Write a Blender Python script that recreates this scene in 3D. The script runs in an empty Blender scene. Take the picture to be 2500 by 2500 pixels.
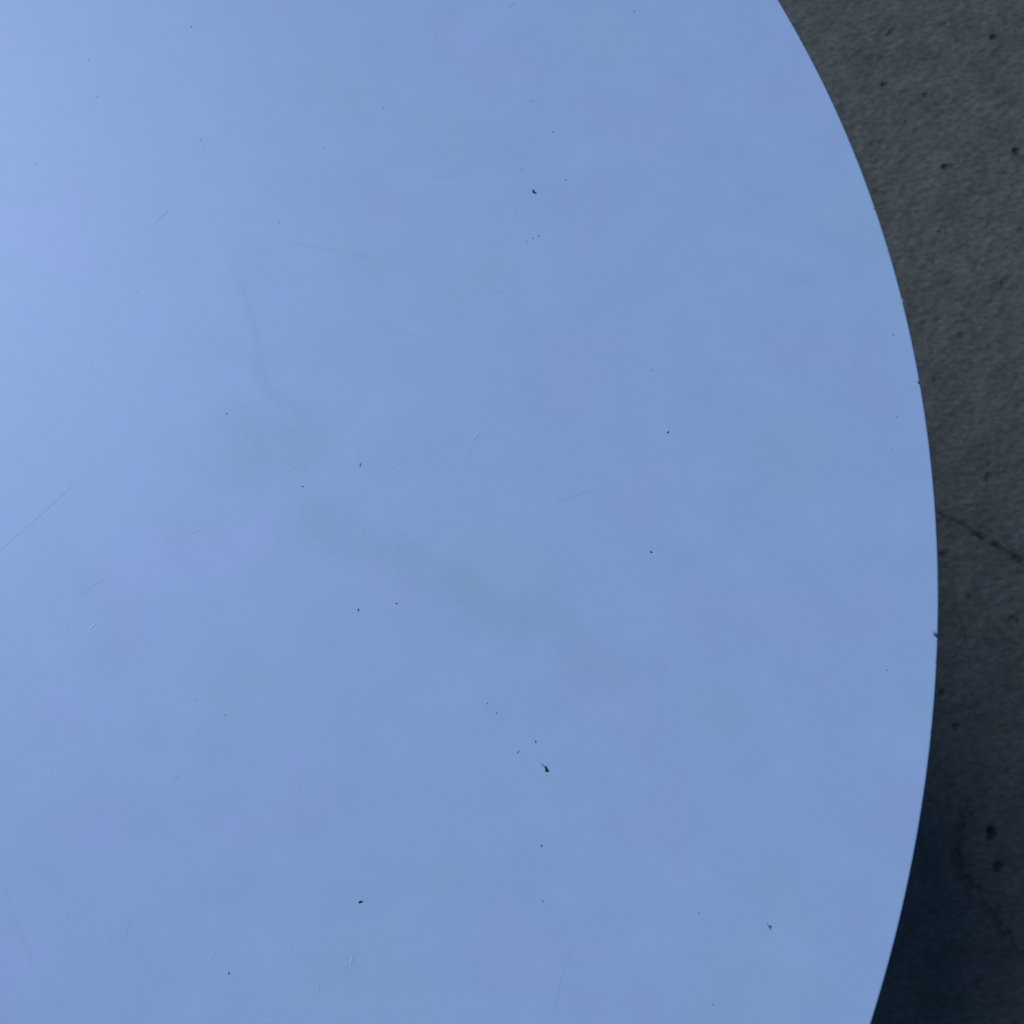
import bpy, math, random
import numpy as np
from mathutils import Matrix, Vector

scene = bpy.context.scene
rng = np.random.default_rng(7)
random.seed(7)

# ------------------------------------------------------------------ camera
TABLE_R = 0.66
CAM_H = TABLE_R / 1.303            # camera height above the table top
TABLE_Z = 0.74
TILT = math.radians(12.0)
CX, CY = -0.879 * CAM_H, 0.239 * CAM_H     # table centre

cam_data = bpy.data.cameras.new("camera")
cam = bpy.data.objects.new("camera", cam_data)
scene.collection.objects.link(cam)
cam.location = (0, 0, TABLE_Z + CAM_H)
cam.rotation_euler = (TILT, 0, 0)
cam_data.sensor_fit = 'HORIZONTAL'
cam_data.sensor_width = 5.7
cam_data.lens = 5.7                 # focal length = frame width
cam_data.clip_start = 0.01
cam_data.clip_end = 2000
cam_data.dof.use_dof = True
cam_data.dof.focus_distance = CAM_H * 1.03
cam_data.dof.aperture_fstop = 3.4
cam_data.dof.aperture_blades = 0
scene.camera = cam

# ------------------------------------------------------------------ light
SUN_EL = math.radians(45)
SUN_AZ = math.radians(-58)          # measured from +Y (top of the frame) towards +X
world = bpy.data.worlds.new("World")
scene.world = world
world.use_nodes = True
wn = world.node_tree.nodes
wn.clear()
wo = wn.new('ShaderNodeOutputWorld')
bg = wn.new('ShaderNodeBackground')
sky = wn.new('ShaderNodeTexSky')
sky.sky_type = 'NISHITA'
sky.sun_disc = False
sky.sun_elevation = SUN_EL
sky.sun_rotation = SUN_AZ
sky.air_density = 1.0
sky.dust_density = 0.0
sky.ozone_density = 3.0
bg.inputs[1].default_value = 0.05
world.node_tree.links.new(sky.outputs[0], bg.inputs[0])
world.node_tree.links.new(bg.outputs[0], wo.inputs[0])

sun_data = bpy.data.lights.new("sun", 'SUN')
sun_data.energy = 2.0
sun_data.angle = math.radians(37)
sun_data.color = (1.0, 0.985, 0.96)
sun = bpy.data.objects.new("sun", sun_data)
scene.collection.objects.link(sun)
sd = Vector((math.sin(SUN_AZ) * math.cos(SUN_EL), math.cos(SUN_AZ) * math.cos(SUN_EL), math.sin(SUN_EL)))
sun.rotation_euler = sd.to_track_quat('Z', 'Y').to_euler()
sun.location = sd * 5

vs = scene.view_settings
vs.view_transform = 'Standard'
vs.look = 'None'
vs.exposure = 0.19
vs.gamma = 1
vs.use_curve_mapping = False

# ------------------------------------------------------------------ helpers
def photo(px, py, z=TABLE_Z):
    """point of a horizontal surface seen at a position of the 2500 px frame"""
    d = Vector(((px - 1250) / 2500, -(py - 1250) / 2500, -1.0))
    d = Matrix.Rotation(TILT, 3, 'X') @ d
    t = (TABLE_Z + CAM_H - z) / -d.z
    return Vector((d.x * t, d.y * t))

def mesh_obj(name, verts, faces, mat, parent=None, smooth=True, loc=None):
    me = bpy.data.meshes.new(name)
    me.from_pydata([tuple(v) for v in verts], [], [tuple(int(i) for i in f) for f in faces])
    me.materials.append(mat)
    if smooth:
        me.polygons.foreach_set('use_smooth', [True] * len(me.polygons))
    me.update()
    o = bpy.data.objects.new(name, me)
    scene.collection.objects.link(o)
    if loc is not None:
        o.location = loc
    if parent is not None:
        o.parent = parent
    return o

def grid_faces(nu, nv, close=False):
    i = np.arange(nu if close else nu - 1)[:, None]
    j = np.arange(nv - 1)[None, :]
    i2 = (i + 1) % nu
    return np.stack([i * nv + j, i2 * nv + j, i2 * nv + j + 1, i * nv + j + 1], -1).reshape(-1, 4)

def fast_mesh(name, co, faces, mats, smooth=True):
    me = bpy.data.meshes.new(name)
    me.vertices.add(len(co))
    me.vertices.foreach_set('co', co.astype(np.float32).ravel())
    me.loops.add(len(faces) * 4)
    me.loops.foreach_set('vertex_index', faces.astype(np.int32).ravel())
    me.polygons.add(len(faces))
    me.polygons.foreach_set('loop_start', np.arange(0, len(faces) * 4, 4, dtype=np.int32))
    me.polygons.foreach_set('loop_total', np.full(len(faces), 4, dtype=np.int32))
    me.polygons.foreach_set('use_smooth', np.ones(len(faces), dtype=bool))
    for m in mats:
        me.materials.append(m)
    me.update(calc_edges=True)
    return me

def vnoise(x, y, scale, seed):
    """value noise, smooth, -1..1"""
    r = np.random.default_rng(seed)
    T = r.uniform(-1, 1, (256, 256))
    u, v = x / scale, y / scale
    iu, iv = np.floor(u).astype(int), np.floor(v).astype(int)
    fu, fv = u - iu, v - iv
    fu = fu * fu * (3 - 2 * fu); fv = fv * fv * (3 - 2 * fv)
    a = T[iu % 256, iv % 256]; b = T[(iu + 1) % 256, iv % 256]
    c = T[iu % 256, (iv + 1) % 256]; d = T[(iu + 1) % 256, (iv + 1) % 256]
    return (a * (1 - fu) + b * fu) * (1 - fv) + (c * (1 - fu) + d * fu) * fv

def seg_dist(x, y, pts):
    best = np.full(x.shape, 1e9); par = np.zeros(x.shape)
    n = len(pts) - 1
    for k in range(n):
        ax, ay = pts[k]; bx, by = pts[k + 1]
        dx, dy = bx - ax, by - ay
        t = np.clip(((x - ax) * dx + (y - ay) * dy) / (dx * dx + dy * dy), 0, 1)
        d = np.hypot(x - ax - t * dx, y - ay - t * dy)
        m = d < best
        best = np.where(m, d, best); par = np.where(m, (k + t) / n, par)
    return best, par

def new_mat(name):
    m = bpy.data.materials.new(name)
    m.use_nodes = True
    nt = m.node_tree
    return m, nt, nt.nodes['Principled BSDF'], nt.nodes, nt.links

# ------------------------------------------------------------------ materials
def table_material():
    m, nt, b, N, L = new_mat("pale_laminate")
    tc = N.new('ShaderNodeTexCoord')
    def noise(scale, detail, rough=0.5):
        n = N.new('ShaderNodeTexNoise'); n.inputs['Scale'].default_value = scale
        n.inputs['Detail'].default_value = detail; n.inputs['Roughness'].default_value = rough
        L.new(tc.outputs['Object'], n.inputs['Vector']); return n
    base = (0.342, 0.514, 0.85)  # part of the blue skylight is put into this base colour
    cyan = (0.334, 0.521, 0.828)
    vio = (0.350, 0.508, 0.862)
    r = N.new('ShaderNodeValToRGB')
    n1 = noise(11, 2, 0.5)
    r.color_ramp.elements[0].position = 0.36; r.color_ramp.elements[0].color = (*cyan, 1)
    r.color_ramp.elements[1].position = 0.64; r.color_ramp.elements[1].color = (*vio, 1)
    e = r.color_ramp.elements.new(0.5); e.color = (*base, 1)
    L.new(n1.outputs['Fac'], r.inputs['Fac'])
    # faint cleaning smudges
    n2 = noise(34, 5, 0.6)
    mr = N.new('ShaderNodeMapRange'); mr.inputs['From Min'].default_value = 0.3; mr.inputs['From Max'].default_value = 0.7
    mr.inputs['To Min'].default_value = 0.968; mr.inputs['To Max'].default_value = 1.022
    fs = noise(620, 2, 0.6)
    fa = N.new('ShaderNodeMath'); fa.operation = 'MULTIPLY_ADD'; fa.inputs[1].default_value = 0.55
    L.new(fs.outputs['Fac'], fa.inputs[0]); L.new(n2.outputs['Fac'], fa.inputs[2])
    fb = N.new('ShaderNodeMath'); fb.operation = 'SUBTRACT'; fb.inputs[1].default_value = 0.275
    L.new(fa.outputs[0], fb.inputs[0]); L.new(fb.outputs[0], mr.inputs['Value'])
    mul = N.new('ShaderNodeVectorMath'); mul.operation = 'SCALE'
    L.new(r.outputs['Color'], mul.inputs[0]); L.new(mr.outputs['Result'], mul.inputs['Scale'])
    at = N.new('ShaderNodeAttribute'); at.attribute_name = 'stain'
    mix = N.new('ShaderNodeMix'); mix.data_type = 'RGBA'; mix.inputs['B'].default_value = (0.245, 0.415, 0.54, 1)
    L.new(at.outputs['Fac'], mix.inputs['Factor']); L.new(mul.outputs[0], mix.inputs['A'])
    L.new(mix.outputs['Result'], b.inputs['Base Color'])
    # satin finish with fine relief
    rr = N.new('ShaderNodeMapRange'); rr.inputs['To Min'].default_value = 0.41; rr.inputs['To Max'].default_value = 0.50
    L.new(n2.outputs['Fac'], rr.inputs['Value']); L.new(rr.outputs['Result'], b.inputs['Roughness'])
    n3 = noise(1100, 3, 0.6)
    bp = N.new('ShaderNodeBump'); bp.inputs['Strength'].default_value = 0.22; bp.inputs['Distance'].default_value = 0.0002
    L.new(n3.outputs['Fac'], bp.inputs['Height'])
    L.new(bp.outputs['Normal'], b.inputs['Normal'])
    b.inputs['IOR'].default_value = 1.5
    b.inputs['Specular IOR Level'].default_value = 0.82
    b.inputs['Specular Tint'].default_value = (0.45, 0.62, 1.0, 1)  # sheen tinted to stand in for blue sky light
    return m

def concrete_material():
    m, nt, b, N, L = new_mat("weathered_concrete")
    tc = N.new('ShaderNodeTexCoord')
    mp = N.new('ShaderNodeMapping'); mp.inputs['Rotation'].default_value = (0, 0, math.radians(-28)); mp.inputs['Scale'].default_value = (1, 1.9, 1)
    L.new(tc.outputs['Object'], mp.inputs['Vector'])
    def noise(scale, detail, rough=0.5, vec=None):
        n = N.new('ShaderNodeTexNoise'); n.inputs['Scale'].default_value = scale
        n.inputs['Detail'].default_value = detail; n.inputs['Roughness'].default_value = rough
        L.new((vec or tc.outputs['Object']), n.inputs['Vector']); return n
    big = noise(9, 3, 0.5)
    r = N.new('ShaderNodeValToRGB')  # slab tones below carry some of the blue sky light
    r.color_ramp.elements[0].position = 0.36; r.color_ramp.elements[0].color = (0.076, 0.096, 0.098, 1)
    r.color_ramp.elements[1].position = 0.64; r.color_ramp.elements[1].color = (0.081, 0.091, 0.102, 1)
    L.new(big.outputs['Fac'], r.inputs['Fac'])
    sp = noise(92, 5, 0.62, mp.outputs['Vector'])
    mr = N.new('ShaderNodeMapRange'); mr.inputs['From Min'].default_value = 0.3; mr.inputs['From Max'].default_value = 0.7
    mr.inputs['To Min'].default_value = 0.68; mr.inputs['To Max'].default_value = 1.30
    L.new(sp.outputs['Fac'], mr.inputs['Value'])
    blot = noise(26, 3, 0.5)
    mr2 = N.new('ShaderNodeMapRange'); mr2.inputs['From Min'].default_value = 0.3; mr2.inputs['From Max'].default_value = 0.7
    mr2.inputs['To Min'].default_value = 0.84; mr2.inputs['To Max'].default_value = 1.14
    L.new(blot.outputs['Fac'], mr2.inputs['Value'])
    mm = N.new('ShaderNodeMath'); mm.operation = 'MULTIPLY'
    L.new(mr.outputs['Result'], mm.inputs[0]); L.new(mr2.outputs['Result'], mm.inputs[1])
    at = N.new('ShaderNodeAttribute'); at.attribute_name = 'dirt'
    sub = N.new('ShaderNodeMath'); sub.operation = 'MULTIPLY_ADD'; sub.inputs[1].default_value = -0.6; sub.inputs[2].default_value = 1.0
    L.new(at.outputs['Fac'], sub.inputs[0])
    m3 = N.new('ShaderNodeMath'); m3.operation = 'MULTIPLY'
    L.new(mm.outputs[0], m3.inputs[0]); L.new(sub.outputs[0], m3.inputs[1])
    sc = N.new('ShaderNodeVectorMath'); sc.operation = 'SCALE'
    L.new(r.outputs['Color'], sc.inputs[0]); L.new(m3.outputs[0], sc.inputs['Scale'])
    L.new(sc.outputs[0], b.inputs['Base Color'])
    b.inputs['Roughness'].default_value = 0.92
    b.inputs['Specular IOR Level'].default_value = 0.3
    fine = noise(420, 4, 0.65)
    bp = N.new('ShaderNodeBump'); bp.inputs['Strength'].default_value = 0.6; bp.inputs['Distance'].default_value = 0.0012
    L.new(fine.outputs['Fac'], bp.inputs['Height']); L.new(bp.outputs['Normal'], b.inputs['Normal'])
    return m

def plain(name, col, rough=0.6, metal=0.0):
    m, nt, b, N, L = new_mat(name)
    n = N.new('ShaderNodeTexNoise'); n.inputs['Scale'].default_value = 300
    r = N.new('ShaderNodeValToRGB')
    r.color_ramp.elements[0].color = (*[c * 0.8 for c in col], 1)
    r.color_ramp.elements[1].color = (*[min(1, c * 1.2) for c in col], 1)
    L.new(n.outputs['Fac'], r.inputs['Fac']); L.new(r.outputs['Color'], b.inputs['Base Color'])
    b.inputs['Roughness'].default_value = rough; b.inputs['Metallic'].default_value = metal
    return m

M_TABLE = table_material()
M_CONC = concrete_material()
M_CHIP = plain("bare_dark_core", (0.007, 0.008, 0.011), 0.7)
M_GREY = plain("rubbed_grey_mark", (0.10, 0.17, 0.25), 0.7)
M_UNDER = plain("dark_underside", (0.05, 0.05, 0.055), 0.7)
M_SCRATCH = plain("scuffed_laminate", (0.360, 0.535, 0.865), 0.45)
M_METAL = plain("grey_painted_steel", (0.25, 0.25, 0.26), 0.4, 0.6)

# ------------------------------------------------------------------ ground
def axis(lo, hi, step, reach):
    mid = list(np.arange(lo, hi, step))
    out, s = [], step
    v = mid[-1]
    while v < reach:
        s *= 1.45; v += s; out.append(v)
    neg, s, v = [], step, mid[0]
    while v > -reach:
        s *= 1.45; v -= s; neg.append(v)
    return np.array(neg[::-1] + mid + out)

gx = axis(0.22, 0.80, 0.0015, 400)
gy = axis(-0.42, 1.02, 0.0015, 400)
X, Y = np.meshgrid(gx, gy, indexing='ij')
X = X.ravel(); Y = Y.ravel()
near = (X > 0.1) & (X < 0.95) & (Y > -0.55) & (Y < 1.15)
Zg = np.zeros_like(X)
c, s = math.cos(math.radians(28)), math.sin(math.radians(28))
U, V = X * c + Y * s, -X * s + Y * c
Zg += near * (0.0012 * vnoise(U, V, 0.045, 1) + 0.0007 * vnoise(U, V * 1.8, 0.013, 2) + 0.0004 * vnoise(U, V * 1.8, 0.0065, 3))
dirt = np.zeros_like(X)
pwx = 0.0016 * vnoise(X, Y, .004, 41) + .002 * vnoise(X, Y, .008, 42)
pwy = 0.0016 * vnoise(X, Y, .004, 43) + .002 * vnoise(X, Y, .008, 44)
def pit(px, py, r, depth, el=1.0, ang=0.0, rim=0.0):
    p = photo(px, py, 0.0)
    dx, dy = X - p.x + pwx, Y - p.y + pwy
    ca, sa = math.cos(ang), math.sin(ang)
    a = (dx * ca + dy * sa) / el; b_ = -dx * sa + dy * ca
    r = r * .84
    d = np.hypot(a, b_) / r
    k = np.exp(-d ** 3 * 0.9)
    global Zg, dirt
    Zg = Zg - depth * k + rim * np.exp(-((d - 1.5) / 0.4) ** 2)
    dirt = np.maximum(dirt, np.minimum(1, k * min(1.0, depth / 0.005)))
# the pits that stand out in the slab
for a in [(2425, 2037, .0070, .0110, 1.25, .7, .0008), (2440, 2118, .0065, .0045, 1.2, .6, 0), (2345, 2110, .007, .002, 2.2, 1.2, 0),
          (2486, 370, .0060, .0040, 1, 0, 0), (2311, 408, .0060, .0040, 1.2, 0, .0004), (2177, 81, .005, .003, 1.6, .4, 0),
          (2429, 90, .0045, .0030, 1.5, .4, 0), (2305, 60, .004, .0025, 1.4, .4, 0), (2160, 205, .0045, .0028, 1.2, -.5, 0),
          (2393, 1312, .0045, .0036, 2.0, -.5, 0), (2435, 1335, .0042, .0034, 2.2, -.5, 0), (2490, 1365, .0040, .0034, 2.4, -.5, 0),
          (2473, 1512, .0060, .0030, 1.2, .3, 0), (2413, 1164, .0050, .0028, 1.3, .3, 0), (2302, 1693, .0055, .0035, 1.1, 0, 0),
          (2338, 1772, .0050, .0035, 1.1, 0, 0), (2311, 1355, .0045, .0026, 1.6, .3, 0), (2320, 1920, .005, .002, 1.2, 0, 0),
          (2365, 1560, .006, .0015, 1, 0, 0), (2145, 470, .006, .002, 1.3, .2, 0), (2292, 780, .005, .0015, 1, 0, 0),
          (2385, 2400, .005, .002, 1, 0, 0), (2245, 2425, .005, .0015, 1, 0, 0), (2415, 545, .004, .002, 1, 0, 0),
          (2262, 232, .0045, .0024, 1, 0, 0), (2318, 690, .004, .0018, 1.3, 0, 0), (2350, 820, .004, .0018, 1.3, 0, 0),
          (2450, 690, .004, .002, 1, 0, 0), (2290, 1320, .004, .0015, 1, 0, 0), (2460, 1880, .005, .0015, 1, 0, 0)]:
    pit(*a)
# many small ones
sel = np.where(near)[0]
for k in range(260):
    px_, py_ = rng.uniform(.28, .78), rng.uniform(-.38, .98)
    r_ = rng.uniform(.0016, .0038); dpt = rng.uniform(.0004, .0016)
    i0 = np.searchsorted(gx, px_ - 3 * r_); i1 = np.searchsorted(gx, px_ + 3 * r_)
    j0 = np.searchsorted(gy, py_ - 3 * r_); j1 = np.searchsorted(gy, py_ + 3 * r_)
    idx = (np.arange(i0, i1)[:, None] * len(gy) + np.arange(j0, j1)[None, :]).ravel()
    d = np.hypot(X[idx] - px_, Y[idx] - py_) / r_
    kk = np.exp(-d ** 3)
    Zg[idx] -= dpt * kk
    dirt[idx] = np.maximum(dirt[idx], kk * dpt / .0042)
# hairline crack
crack = [photo(px, py, 0.0) for px, py in [(2120, 1150), (2215, 1205), (2290, 1246), (2322, 1268), (2352, 1281), (2392, 1312), (2433, 1333), (2470, 1352), (2500, 1374), (2600, 1420), (2760, 1470), (2900, 1530)]]
wob = 0.0016 * vnoise(X, Y, 0.012, 8)
# old dark curved marks on the slab
for pts_, wd_, am_ in [([(2370, 1960), (2345, 2020), (2338, 2090), (2350, 2135), (2395, 2185), (2440, 2250), (2480, 2330)], .0045, .75),
                       ([(2260, 560), (2300, 500), (2380, 470)], .006, .2), ([(2480, 60), (2420, 150), (2400, 230)], .006, .2)]:
    q_ = [photo(a_, b_, 0.0) for a_, b_ in pts_]
    d, par = seg_dist(X + 3 * pwx, Y + 3 * pwy, [(p.x, p.y) for p in q_])
    dirt = np.maximum(dirt, am_ * np.exp(-(d / wd_) ** 2))
d, par = seg_dist(X + wob, Y + wob, [(p.x, p.y) for p in crack])
wdt = 0.0026 + 0.0010 * vnoise(X, Y, 0.02, 9)
kk = np.exp(-(d / wdt) ** 2) * near
Zg -= 0.0020 * kk
dirt = np.maximum(dirt, 0.62 * kk)
me = fast_mesh("ground", np.stack([X, Y, Zg], -1), grid_faces(len(gx), len(gy)), [M_CONC])
at = me.attributes.new('dirt', 'FLOAT', 'POINT'); at.data.foreach_set('value', dirt.astype(np.float32))
ground = bpy.data.objects.new("ground", me)
scene.collection.objects.link(ground)
ground["kind"] = "structure"
ground["label"] = "dark grey pitted concrete ground with a crack"

# ------------------------------------------------------------------ table
table = bpy.data.objects.new("round_table", None)
scene.collection.objects.link(table)
table.location = (CX, CY, 0)
table["label"] = "round table with a scratched pale blue-white top standing on dark concrete"
table["category"] = "table"

def ang_of(px, py):
    p = photo(px, py); return math.atan2(p.y - CY, p.x - CX)

# nicks in the rim: position in the frame, half width (m), depth inwards (m)
nicks = [(2286, 1553, .0012, .0012), (2246, 936, .0010, .0007), (2203, 735, .0005, .0006), (2140, 511, .0005, .0006), (2092, 385, .0004, .0004),
         (2288, 1618, .0004, .0004), (2272, 1787, .0004, .0003), (1955, 96, .0003, .0003), (2286, 1300, .0003, .0003)]
fine_a = list(np.arange(math.radians(-88), math.radians(66), 0.0018 / TABLE_R))
for nk in nicks:
    a0 = ang_of(nk[0], nk[1])
    fine_a += list(a0 + np.arange(-.0022, .0022, .00012) / TABLE_R)
fine_a = sorted(fine_a)
keep = [fine_a[0]]
for a in fine_a[1:]:
    if a - keep[-1] > 0.00010 / TABLE_R: keep.append(a)
coarse = list(np.linspace(math.radians(66.5), math.radians(271.5), 180))
A = np.array(keep + coarse)
BEV = 0.0014
radii = [0.0005] + list(np.arange(0.004, TABLE_R - 0.025, 0.0019)) + list(np.arange(TABLE_R - 0.0245, TABLE_R - BEV, 0.0010))
prof = [(r, 0.0) for r in radii]
for k in range(0, 7):
    t = k / 6 * math.pi / 2
    prof.append((TABLE_R - BEV + BEV * math.sin(t), -BEV + BEV * math.cos(t)))
TH = 0.012
prof += [(TABLE_R, -TH + BEV), (TABLE_R - BEV * .3, -TH + BEV * .3), (TABLE_R - BEV, -TH), (TABLE_R - .03, -TH), (TABLE_R * .6, -TH), (0.0005, -TH)]
prof = np.array(prof)
nA, nP = len(A), len(prof)
RR = np.repeat(prof[None, :, 0], nA, 0).copy(); ZZ = np.repeat(prof[None, :, 1], nA, 0).copy()
AA = np.repeat(A[:, None], nP, 1)
edge = 1 / (1 + np.exp(-(RR - (TABLE_R - .0022)) / .0003))
for px, py, w, dp in nicks:
    a0 = ang_of(px, py)
    d = (AA - a0) * TABLE_R
    g = np.clip(1 - np.abs(d + (RR - TABLE_R) * .6) / w, 0, 1) ** .6
    up = ZZ > -TH * .6
    RR -= g * dp * edge * up
    ZZ -= g * dp * .9 * np.clip((RR - (TABLE_R - dp * 2.2)) / dp, 0, 1) * (ZZ > -TH * .5) * (RR > TABLE_R - .004)
# the top is not perfectly flat at its rim
XX, YY = RR * np.cos(AA), RR * np.sin(AA)
top = ZZ > -BEV * 1.01
ZZ += top * (0.00005 * vnoise(XX, YY, 0.03, 11))
co = np.stack([XX, YY, ZZ], -1).reshape(-1, 3)
fc = grid_faces(nA, nP, close=True)
fc = fc[:, ::-1] if False else fc
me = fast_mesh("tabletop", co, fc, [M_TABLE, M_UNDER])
# underside gets its own surface
fj = np.tile(np.arange(nP - 1), nA)
me.polygons.foreach_set('material_index', (fj >= nP - 5).astype(np.int32))
# stains (own shapes, dried liquid)
wx, wy = XX.ravel() + CX, YY.ravel() + CY
st = np.zeros_like(wx)
S = 2500 / 1932
PXT = CAM_H / 2500
wa = 0.0029 * vnoise(wx, wy, .008, 21) + .0047 * vnoise(wx, wy, .024, 22)
wb = 0.0029 * vnoise(wx, wy, .008, 23) + .0047 * vnoise(wx, wy, .024, 24)
n_f = vnoise(wx, wy, .0021, 25)
def stroke(pts, width, amt, soft=0.5, warp=1.0, taper=True, mott=.2):
    global st
    P = [tuple(photo(x * S, y * S)) for x, y in pts]
    d, par = seg_dist(wx + wa * warp, wy + wb * warp, P)
    w = np.interp(par, np.linspace(0, 1, len(width)), width) * S * CAM_H / 2500
    k = 1 / (1 + np.exp((d / w - 1) / (soft * .25)))
    if taper:
        k = k * np.clip(np.minimum(par, 1 - par) * 6, 0, 1)
    st = np.maximum(st, k * amt * (1 + mott * n_f))
# dried ring line running down from the upper left
stroke([(425, 500), (445, 520), (465, 570), (482, 620), (490, 660), (490, 700), (505, 735), (540, 760), (590, 785), (650, 820)], [3, 6, 7, 6, 9, 14, 18, 22, 22], .22, warp=.15, soft=1.0)
stroke([(200, 510), (250, 490), (330, 484), (425, 500)], [3, 3, 2], .12, warp=.1)
stroke([(155, 600), (160, 650), (185, 700), (240, 750), (262, 790)], [3, 3, 4], .10, warp=.3)
stroke([(500, 750), (470, 800), (500, 850), (570, 860), (640, 850)], [26, 56, 64, 52, 26], .27, warp=1.4, soft=1.5, mott=.35)
stroke([(430, 780), (400, 800), (340, 800)], [8, 10, 5], .12, warp=1)
stroke([(640, 850), (672, 830), (678, 880), (650, 910)], [4, 4, 4, 3], .12, warp=.3)
stroke([(520, 850), (560, 910), (600, 970), (640, 1030), (700, 1060), (760, 1070), (830, 1105), (910, 1140), (990, 1155), (1060, 1190), (1130, 1230), (1190, 1255)], [30, 34, 34, 34, 34, 38, 40, 40, 36, 34, 34, 24], .24, warp=1.3, soft=1.4, mott=.35)
stroke([(1050, 1190), (1100, 1225), (1160, 1245), (1220, 1262), (1260, 1268)], [18, 32, 28, 20, 8], .20, warp=1.6, soft=1.6, mott=.35)
stroke([(1300, 1310), (1340, 1325), (1400, 1330)], [14, 20, 10], .10, warp=1.8, soft=2)
stroke([(830, 330), (850, 335), (900, 338)], [8, 9, 5], .12, warp=1.2, soft=1.2)
stroke([(1490, 530), (1520, 545), (1550, 540)], [16, 24, 16], .12, warp=1.2, soft=1.4)
stroke([(1612, 670), (1620, 685), (1640, 705)], [5, 7, 4], .16, warp=.7)
stroke([(150, 1000), (90, 1080), (200, 1200), (190, 1290)], [40, 50, 40, 20], .07, warp=2, soft=1.6)
stroke([(520, 455), (570, 462), (640, 474), (700, 487), (748, 503)], [1.2, 2.6, 2.6, 3.0, 1.5], .32, warp=0.02, mott=.1)
stroke([(683, 609), (740, 622), (780, 631), (806, 634)], [1.5, 1.8, 1.8, 1], .30, warp=0.02)
stroke([(2, 1650), (18, 1700), (32, 1745), (50, 1785), (70, 1850)], [1.6, 2.0, 2.0, 1.6], .24, warp=0.02)
stroke([(590, 955), (582, 985)], [5, 7], .2, warp=.6, taper=False)
pc = photo(612 * S, 905 * S)
st *= 1 - .75 / (1 + np.exp((np.hypot(wx + wa * .6 - pc.x, wy + wb * .6 - pc.y) / (34 * S * PXT) - 1) * 6))
at = me.attributes.new('stain', 'FLOAT', 'POINT')
at.data.foreach_set('value', np.clip(st, 0, 1).astype(np.float32))
tabletop = bpy.data.objects.new("tabletop", me)
scene.collection.objects.link(tabletop)
tabletop.parent = table
tabletop.location = (0, 0, TABLE_Z)

# pedestal under the top
def lathe(name, prof, mat, n=48):
    v, f = [], []
    for i in range(n):
        a = 2 * math.pi * i / n
        for r, z in prof: v.append((r * math.cos(a), r * math.sin(a), z))
    f = grid_faces(n, len(prof), close=True)
    return mesh_obj(name, v, f, mat, table)
lathe("column", [(0.001, .013), (.030, .013), (.030, .700), (.0295, .702), (.001, .702)], M_METAL)
lathe("base_plate", [(0.001, .0005), (.199, .0005), (.200, .002), (.200, .008), (.198, .0115), (.05, .0125), (.001, .0125)], M_METAL, 96)
lathe("mounting_plate", [(0.001, .7025), (.13, .7025), (.131, .715), (.131, .7278), (.001, .7278)], M_METAL)

# ------------------------------------------------------------------ marks in the surface
def local(px, py):
    p = photo(px, py); return Vector((p.x - CX, p.y - CY))
PX = CAM_H / 2500

def chip(px, py, w, h, ang, mat=M_CHIP, shape=None, height=.00008, burr=True):
    """small lifted / broken spot: w, h in photo pixels, ang in degrees (anticlockwise in the frame)"""
    p = local(px, py)
    ca, sa = math.cos(math.radians(ang)), math.sin(math.radians(ang))
    if shape is None:
        n = 9
        shape = []
        for k in range(n):
            a = 2 * math.pi * k / n
            r = random.uniform(.72, 1.12)
            shape.append((math.cos(a) * .5 * r, math.sin(a) * .5 * r))
    n = len(shape)
    v = []
    for sc_, z in ((1.0, 0.00003), (.8, height), (.05, height * 1.1)):
        for x, y in shape:
            x, y = x * w * PX * sc_ * .84, y * h * PX * sc_ * .84
            v.append((x * ca - y * sa, x * sa + y * ca, z))
    f = []
    for l in range(2):
        for k in range(n):
            f.append((l * n + k, l * n + (k + 1) % n, (l + 1) * n + (k + 1) % n, (l + 1) * n + k))
    f.append(tuple(2 * n + k for k in range(n)))
    mesh_obj("paint_chip", v, f, mat, tabletop, smooth=False, loc=(p.x, p.y, 0.00006))

def scratch(pts, width=1.6, height=.00006, steps=14, broken=0.0):
    """furrow with a raised lip; width in photo pixels"""
    P = [local(*q) for q in pts]
    acc = [0]
    for a, b in zip(P, P[1:]): acc.append(acc[-1] + (b - a).length)
    tot = acc[-1]
    v = []
    for k in range(steps + 1):
        s_ = tot * k / steps
        i = max(0, min(len(P) - 2, sum(1 for a in acc[1:-1] if a <= s_)))
        t = (s_ - acc[i]) / (acc[i + 1] - acc[i])
        c_ = P[i].lerp(P[i + 1], t)
        d_ = (P[i + 1] - P[i]).normalized(); n_ = Vector((-d_.y, d_.x))
        u = k / steps
        env = max(.05, min(1, 5 * u, 5 * (1 - u))) * random.uniform(.65, 1.1)
        if random.random() < broken: env *= .12
        w = width * PX * (.5 + .5 * env)
        for off, z in ((-.5, -.02), (-.05, 1.0), (.12, .9), (.5, -.02)):
            q = c_ + n_ * w * off
            v.append((q.x - P[0].x, q.y - P[0].y, z * height * env * .38 + .00002))
    f = []
    for k in range(steps):
        for j in range(3):
            f.append((k * 4 + j, (k + 1) * 4 + j, (k + 1) * 4 + j + 1, k * 4 + j + 1))
    mesh_obj("scratch", v, f, M_SCRATCH, tabletop, smooth=False, loc=(P[0].x, P[0].y, 0.00005))

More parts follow.
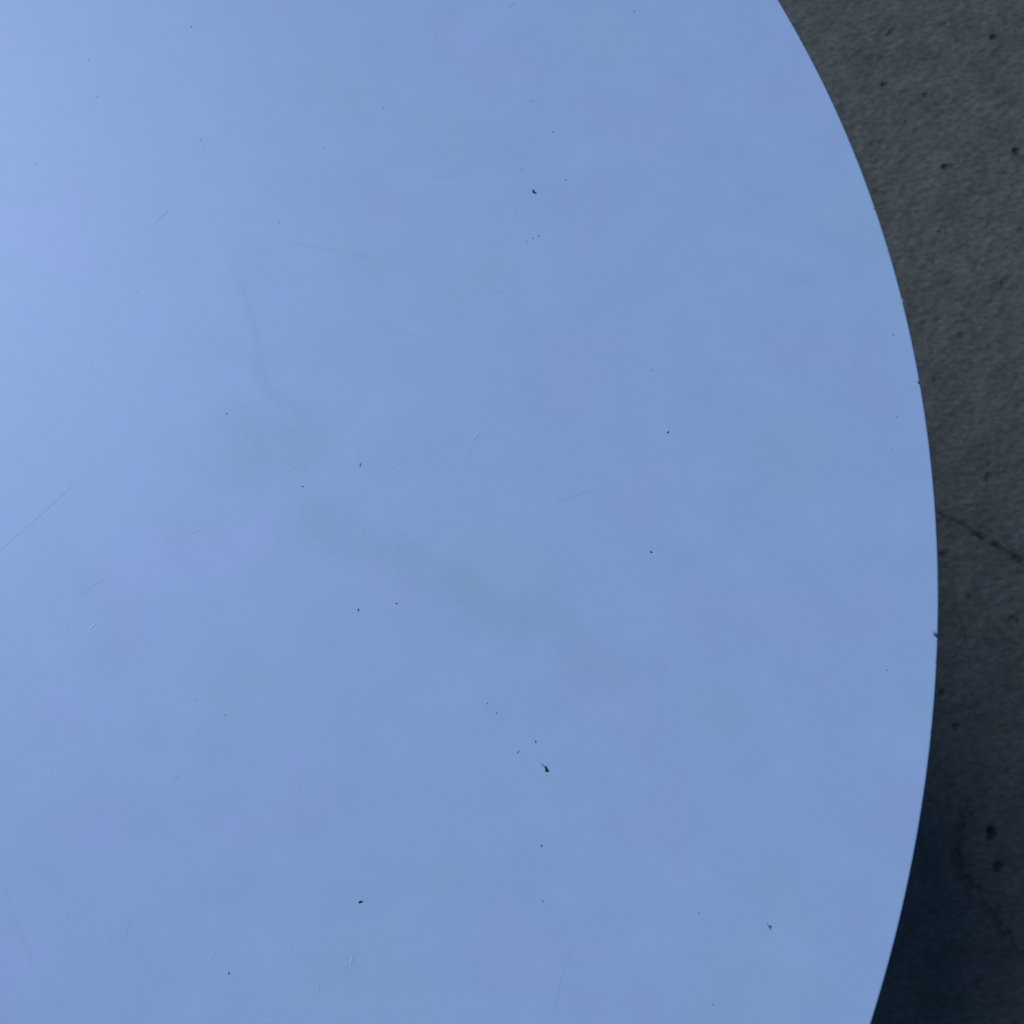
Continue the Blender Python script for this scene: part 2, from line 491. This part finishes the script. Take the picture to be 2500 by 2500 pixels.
# the two big dark ones have their own outlines
chip(1305, 468, 15, 15, 0, shape=[(-.35, .45), (-.05, .5), (-.02, .05), (.5, -.4), (.35, -.5), (-.1, -.42), (-.5, -.15)])
chip(1331, 1874, 22, 24, 0, shape=[(-.5, .5), (-.42, .3), (-.05, .15), (.12, .2), (.5, -.38), (.42, -.5), (.0, -.48), (.1, -.2), (-.12, .08), (-.38, .4)][::-1])
scratch([(1310, 462), (1316, 470)], 3, .00014, 5)
for a in [(467, 65, 4.5, 4.5, 0), (218, 146, 3.5, 3.5, 0), (236, 235, 3, 3, 0), (935, 263, 4.5, 3.5, -30), (1351, 322, 4, 6, -20), (1381, 439, 4, 4, 0),
          (1315, 576, 5, 4, 20), (1301, 582, 5, 3, 30), (1286, 589, 3, 3, 0), (791, 361, 3, 4, 0), (553, 1010, 7, 3.5, 30), (739, 1188, 5.5, 4.5, 0),
          (875, 1489, 6, 9, -25), (1631, 1055, 12, 5, 50), (1590, 1348, 9, 6, -45), (1308, 1811, 5, 8, 15), (881, 2202, 14, 7, 22),
          (559, 2376, 4.5, 6, 0), (550, 1746, 3.5, 3.5, 0), (1190, 1718, 3.5, 3.5, 0), (1213, 1741, 4, 4, 0), (968, 1473, 8, 4, 25),
          (490, 343, 3, 6, 20), (1217, 712, 2.5, 2.5, 0), (480, 1710, 2, 2, 0)]:
    chip(*a)
for a in [(1549, 28, 6, 5, 0), (1322, 2065, 8, 6, 0), (880, 1135, 4, 17, -15), (1299, 247, 4, 4, 0), (1272, 415, 3, 5, 30), (1591, 904, 4, 4, 0),
          (2164, 1636, 5, 5, 0), (1706, 2228, 3, 5, 0), (680, 543, 4, 4, 0), (1265, 1836, 3, 14, -38), (2181, 818, 3, 12, 15), (88, 400, 3, 3, 0),
          (2190, 1018, 4, 4, 0), (2178, 1098, 3, 3, 0), (1325, 2200, 3, 9, -12), (1740, 2452, 3, 6, 30)]:
    chip(*a, mat=M_GREY)
chip(1878, 2262, 14, 24, 0, mat=M_GREY, shape=[(-.5, .5), (-.2, .1), (.4, .15), (.5, -.1), (.2, -.15), (.4, -.5), (-.05, -.2), (-.25, .05)][::-1])
for pts, w, h in [([(1221, 1299), (1310, 1252), (1400, 1210), (1445, 1196)], 2.2, 3e-5), ([(940, 1145), (993, 1125)], 3.2, 9e-5),
          ([(1155, 1073), (1168, 1060)], 4.5, 16e-5), ([(969, 1339), (974, 1320)], 3, 7e-5), ([(1352, 2468), (1370, 2380), (1398, 2292)], 2.4, 5e-5),
          ([(437, 2111), (497, 2074)], 2.4, 6e-5), ([(178, 2027), (217, 2022)], 2.2, 5e-5), ([(776, 2421), (780, 2390)], 4, 16e-5),
          ([(854, 2356), (861, 2336)], 5, 18e-5), ([(853, 2372), (857, 2364)], 4, 14e-5), ([(650, 2494), (665, 2490)], 4, 16e-5),
          ([(569, 1728), (611, 1717)], 3, 6e-5), ([(422, 1904), (437, 1893)], 2.6, 6e-5), ([(518, 2338), (528, 2313)], 2.6, 6e-5),
          ([(600, 1119), (680, 1063), (737, 1023)], 2.6, 6e-5), ([(0, 1344), (79, 1274), (178, 1185)], 1.6, 1e-5), ([(395, 1323), (489, 1293)], 2.6, 6e-5),
          ([(193, 1452), (265, 1402)], 2.2, 5e-5), ([(681, 1129), (700, 1102)], 2.4, 7e-5), ([(698, 1149), (725, 1138)], 2.4, 8e-5),
          ([(718, 1133), (737, 1145)], 2.4, 8e-5), ([(691, 1196), (720, 1188), (750, 1184)], 2.4, 8e-5), ([(375, 546), (411, 512)], 2.6, 6e-5),
          ([(701, 647), (730, 686), (750, 717)], 2.6, 8e-5), ([(440, 945), (460, 976)], 2.4, 5e-5), ([(1241, 18), (1259, 5)], 3, 9e-5),
          ([(1467, 298), (1474, 290)], 4, 14e-5), ([(1533, 510), (1549, 503)], 3, 7e-5), ([(1171, 1479), (1180, 1465)], 2.6, 7e-5),
          ([(1190, 1427), (1190, 1438)], 2.6, 8e-5), ([(1215, 1382), (1223, 1396)], 3, 9e-5), ([(1083, 1997), (1109, 1971)], 2.6, 6e-5),
          ([(1145, 1790), (1154, 1784)], 2.6, 7e-5), ([(218, 1536), (234, 1524)], 4.5, 16e-5), ([(158, 1540), (166, 1535)], 4, 16e-5),
          ([(331, 716), (337, 709)], 4.5, 16e-5), ([(489, 340), (492, 347)], 4, 14e-5), ([(1521, 338), (1528, 331)], 4, 12e-5),
          ([(1655, 350), (1660, 344)], 4, 12e-5), ([(1487, 178), (1491, 172)], 4, 12e-5), ([(454, 1702), (464, 1696)], 4, 16e-5),
          ([(962, 1476), (974, 1470)], 4, 16e-5), ([(1050, 1562), (1090, 1560)], 2.2, 5e-5), ([(1084, 2033), (1092, 2037)], 4, 14e-5),
          ([(1855, 1325), (1864, 1323)], 4, 12e-5), ([(1935, 1131), (1950, 1132)], 3.5, 10e-5), ([(2193, 741), (2205, 733)], 4, 16e-5),
          ([(2191, 737), (2203, 729)], 2.5, 14e-5), ([(1072, 2352), (1073, 2340)], 2.5, 7e-5), ([(975, 1120), (980, 1106)], 2.5, 6e-5),
          ([(907, 1117), (911, 1106)], 2.5, 7e-5), ([(1150, 1103), (1146, 1118)], 2.5, 5e-5), ([(1024, 1192), (1027, 1166)], 2.2, 5e-5),
          ([(500, 1545), (520, 1538)], 2.2, 5e-5), ([(372, 2400), (398, 2382)], 2.2, 5e-5), ([(305, 2290), (320, 2235)], 2.2, 4e-5)]:
    scratch(pts, w, h, steps=max(4, min(24, int((Vector(pts[-1]) - Vector(pts[0])).length / 6))), broken=.12)
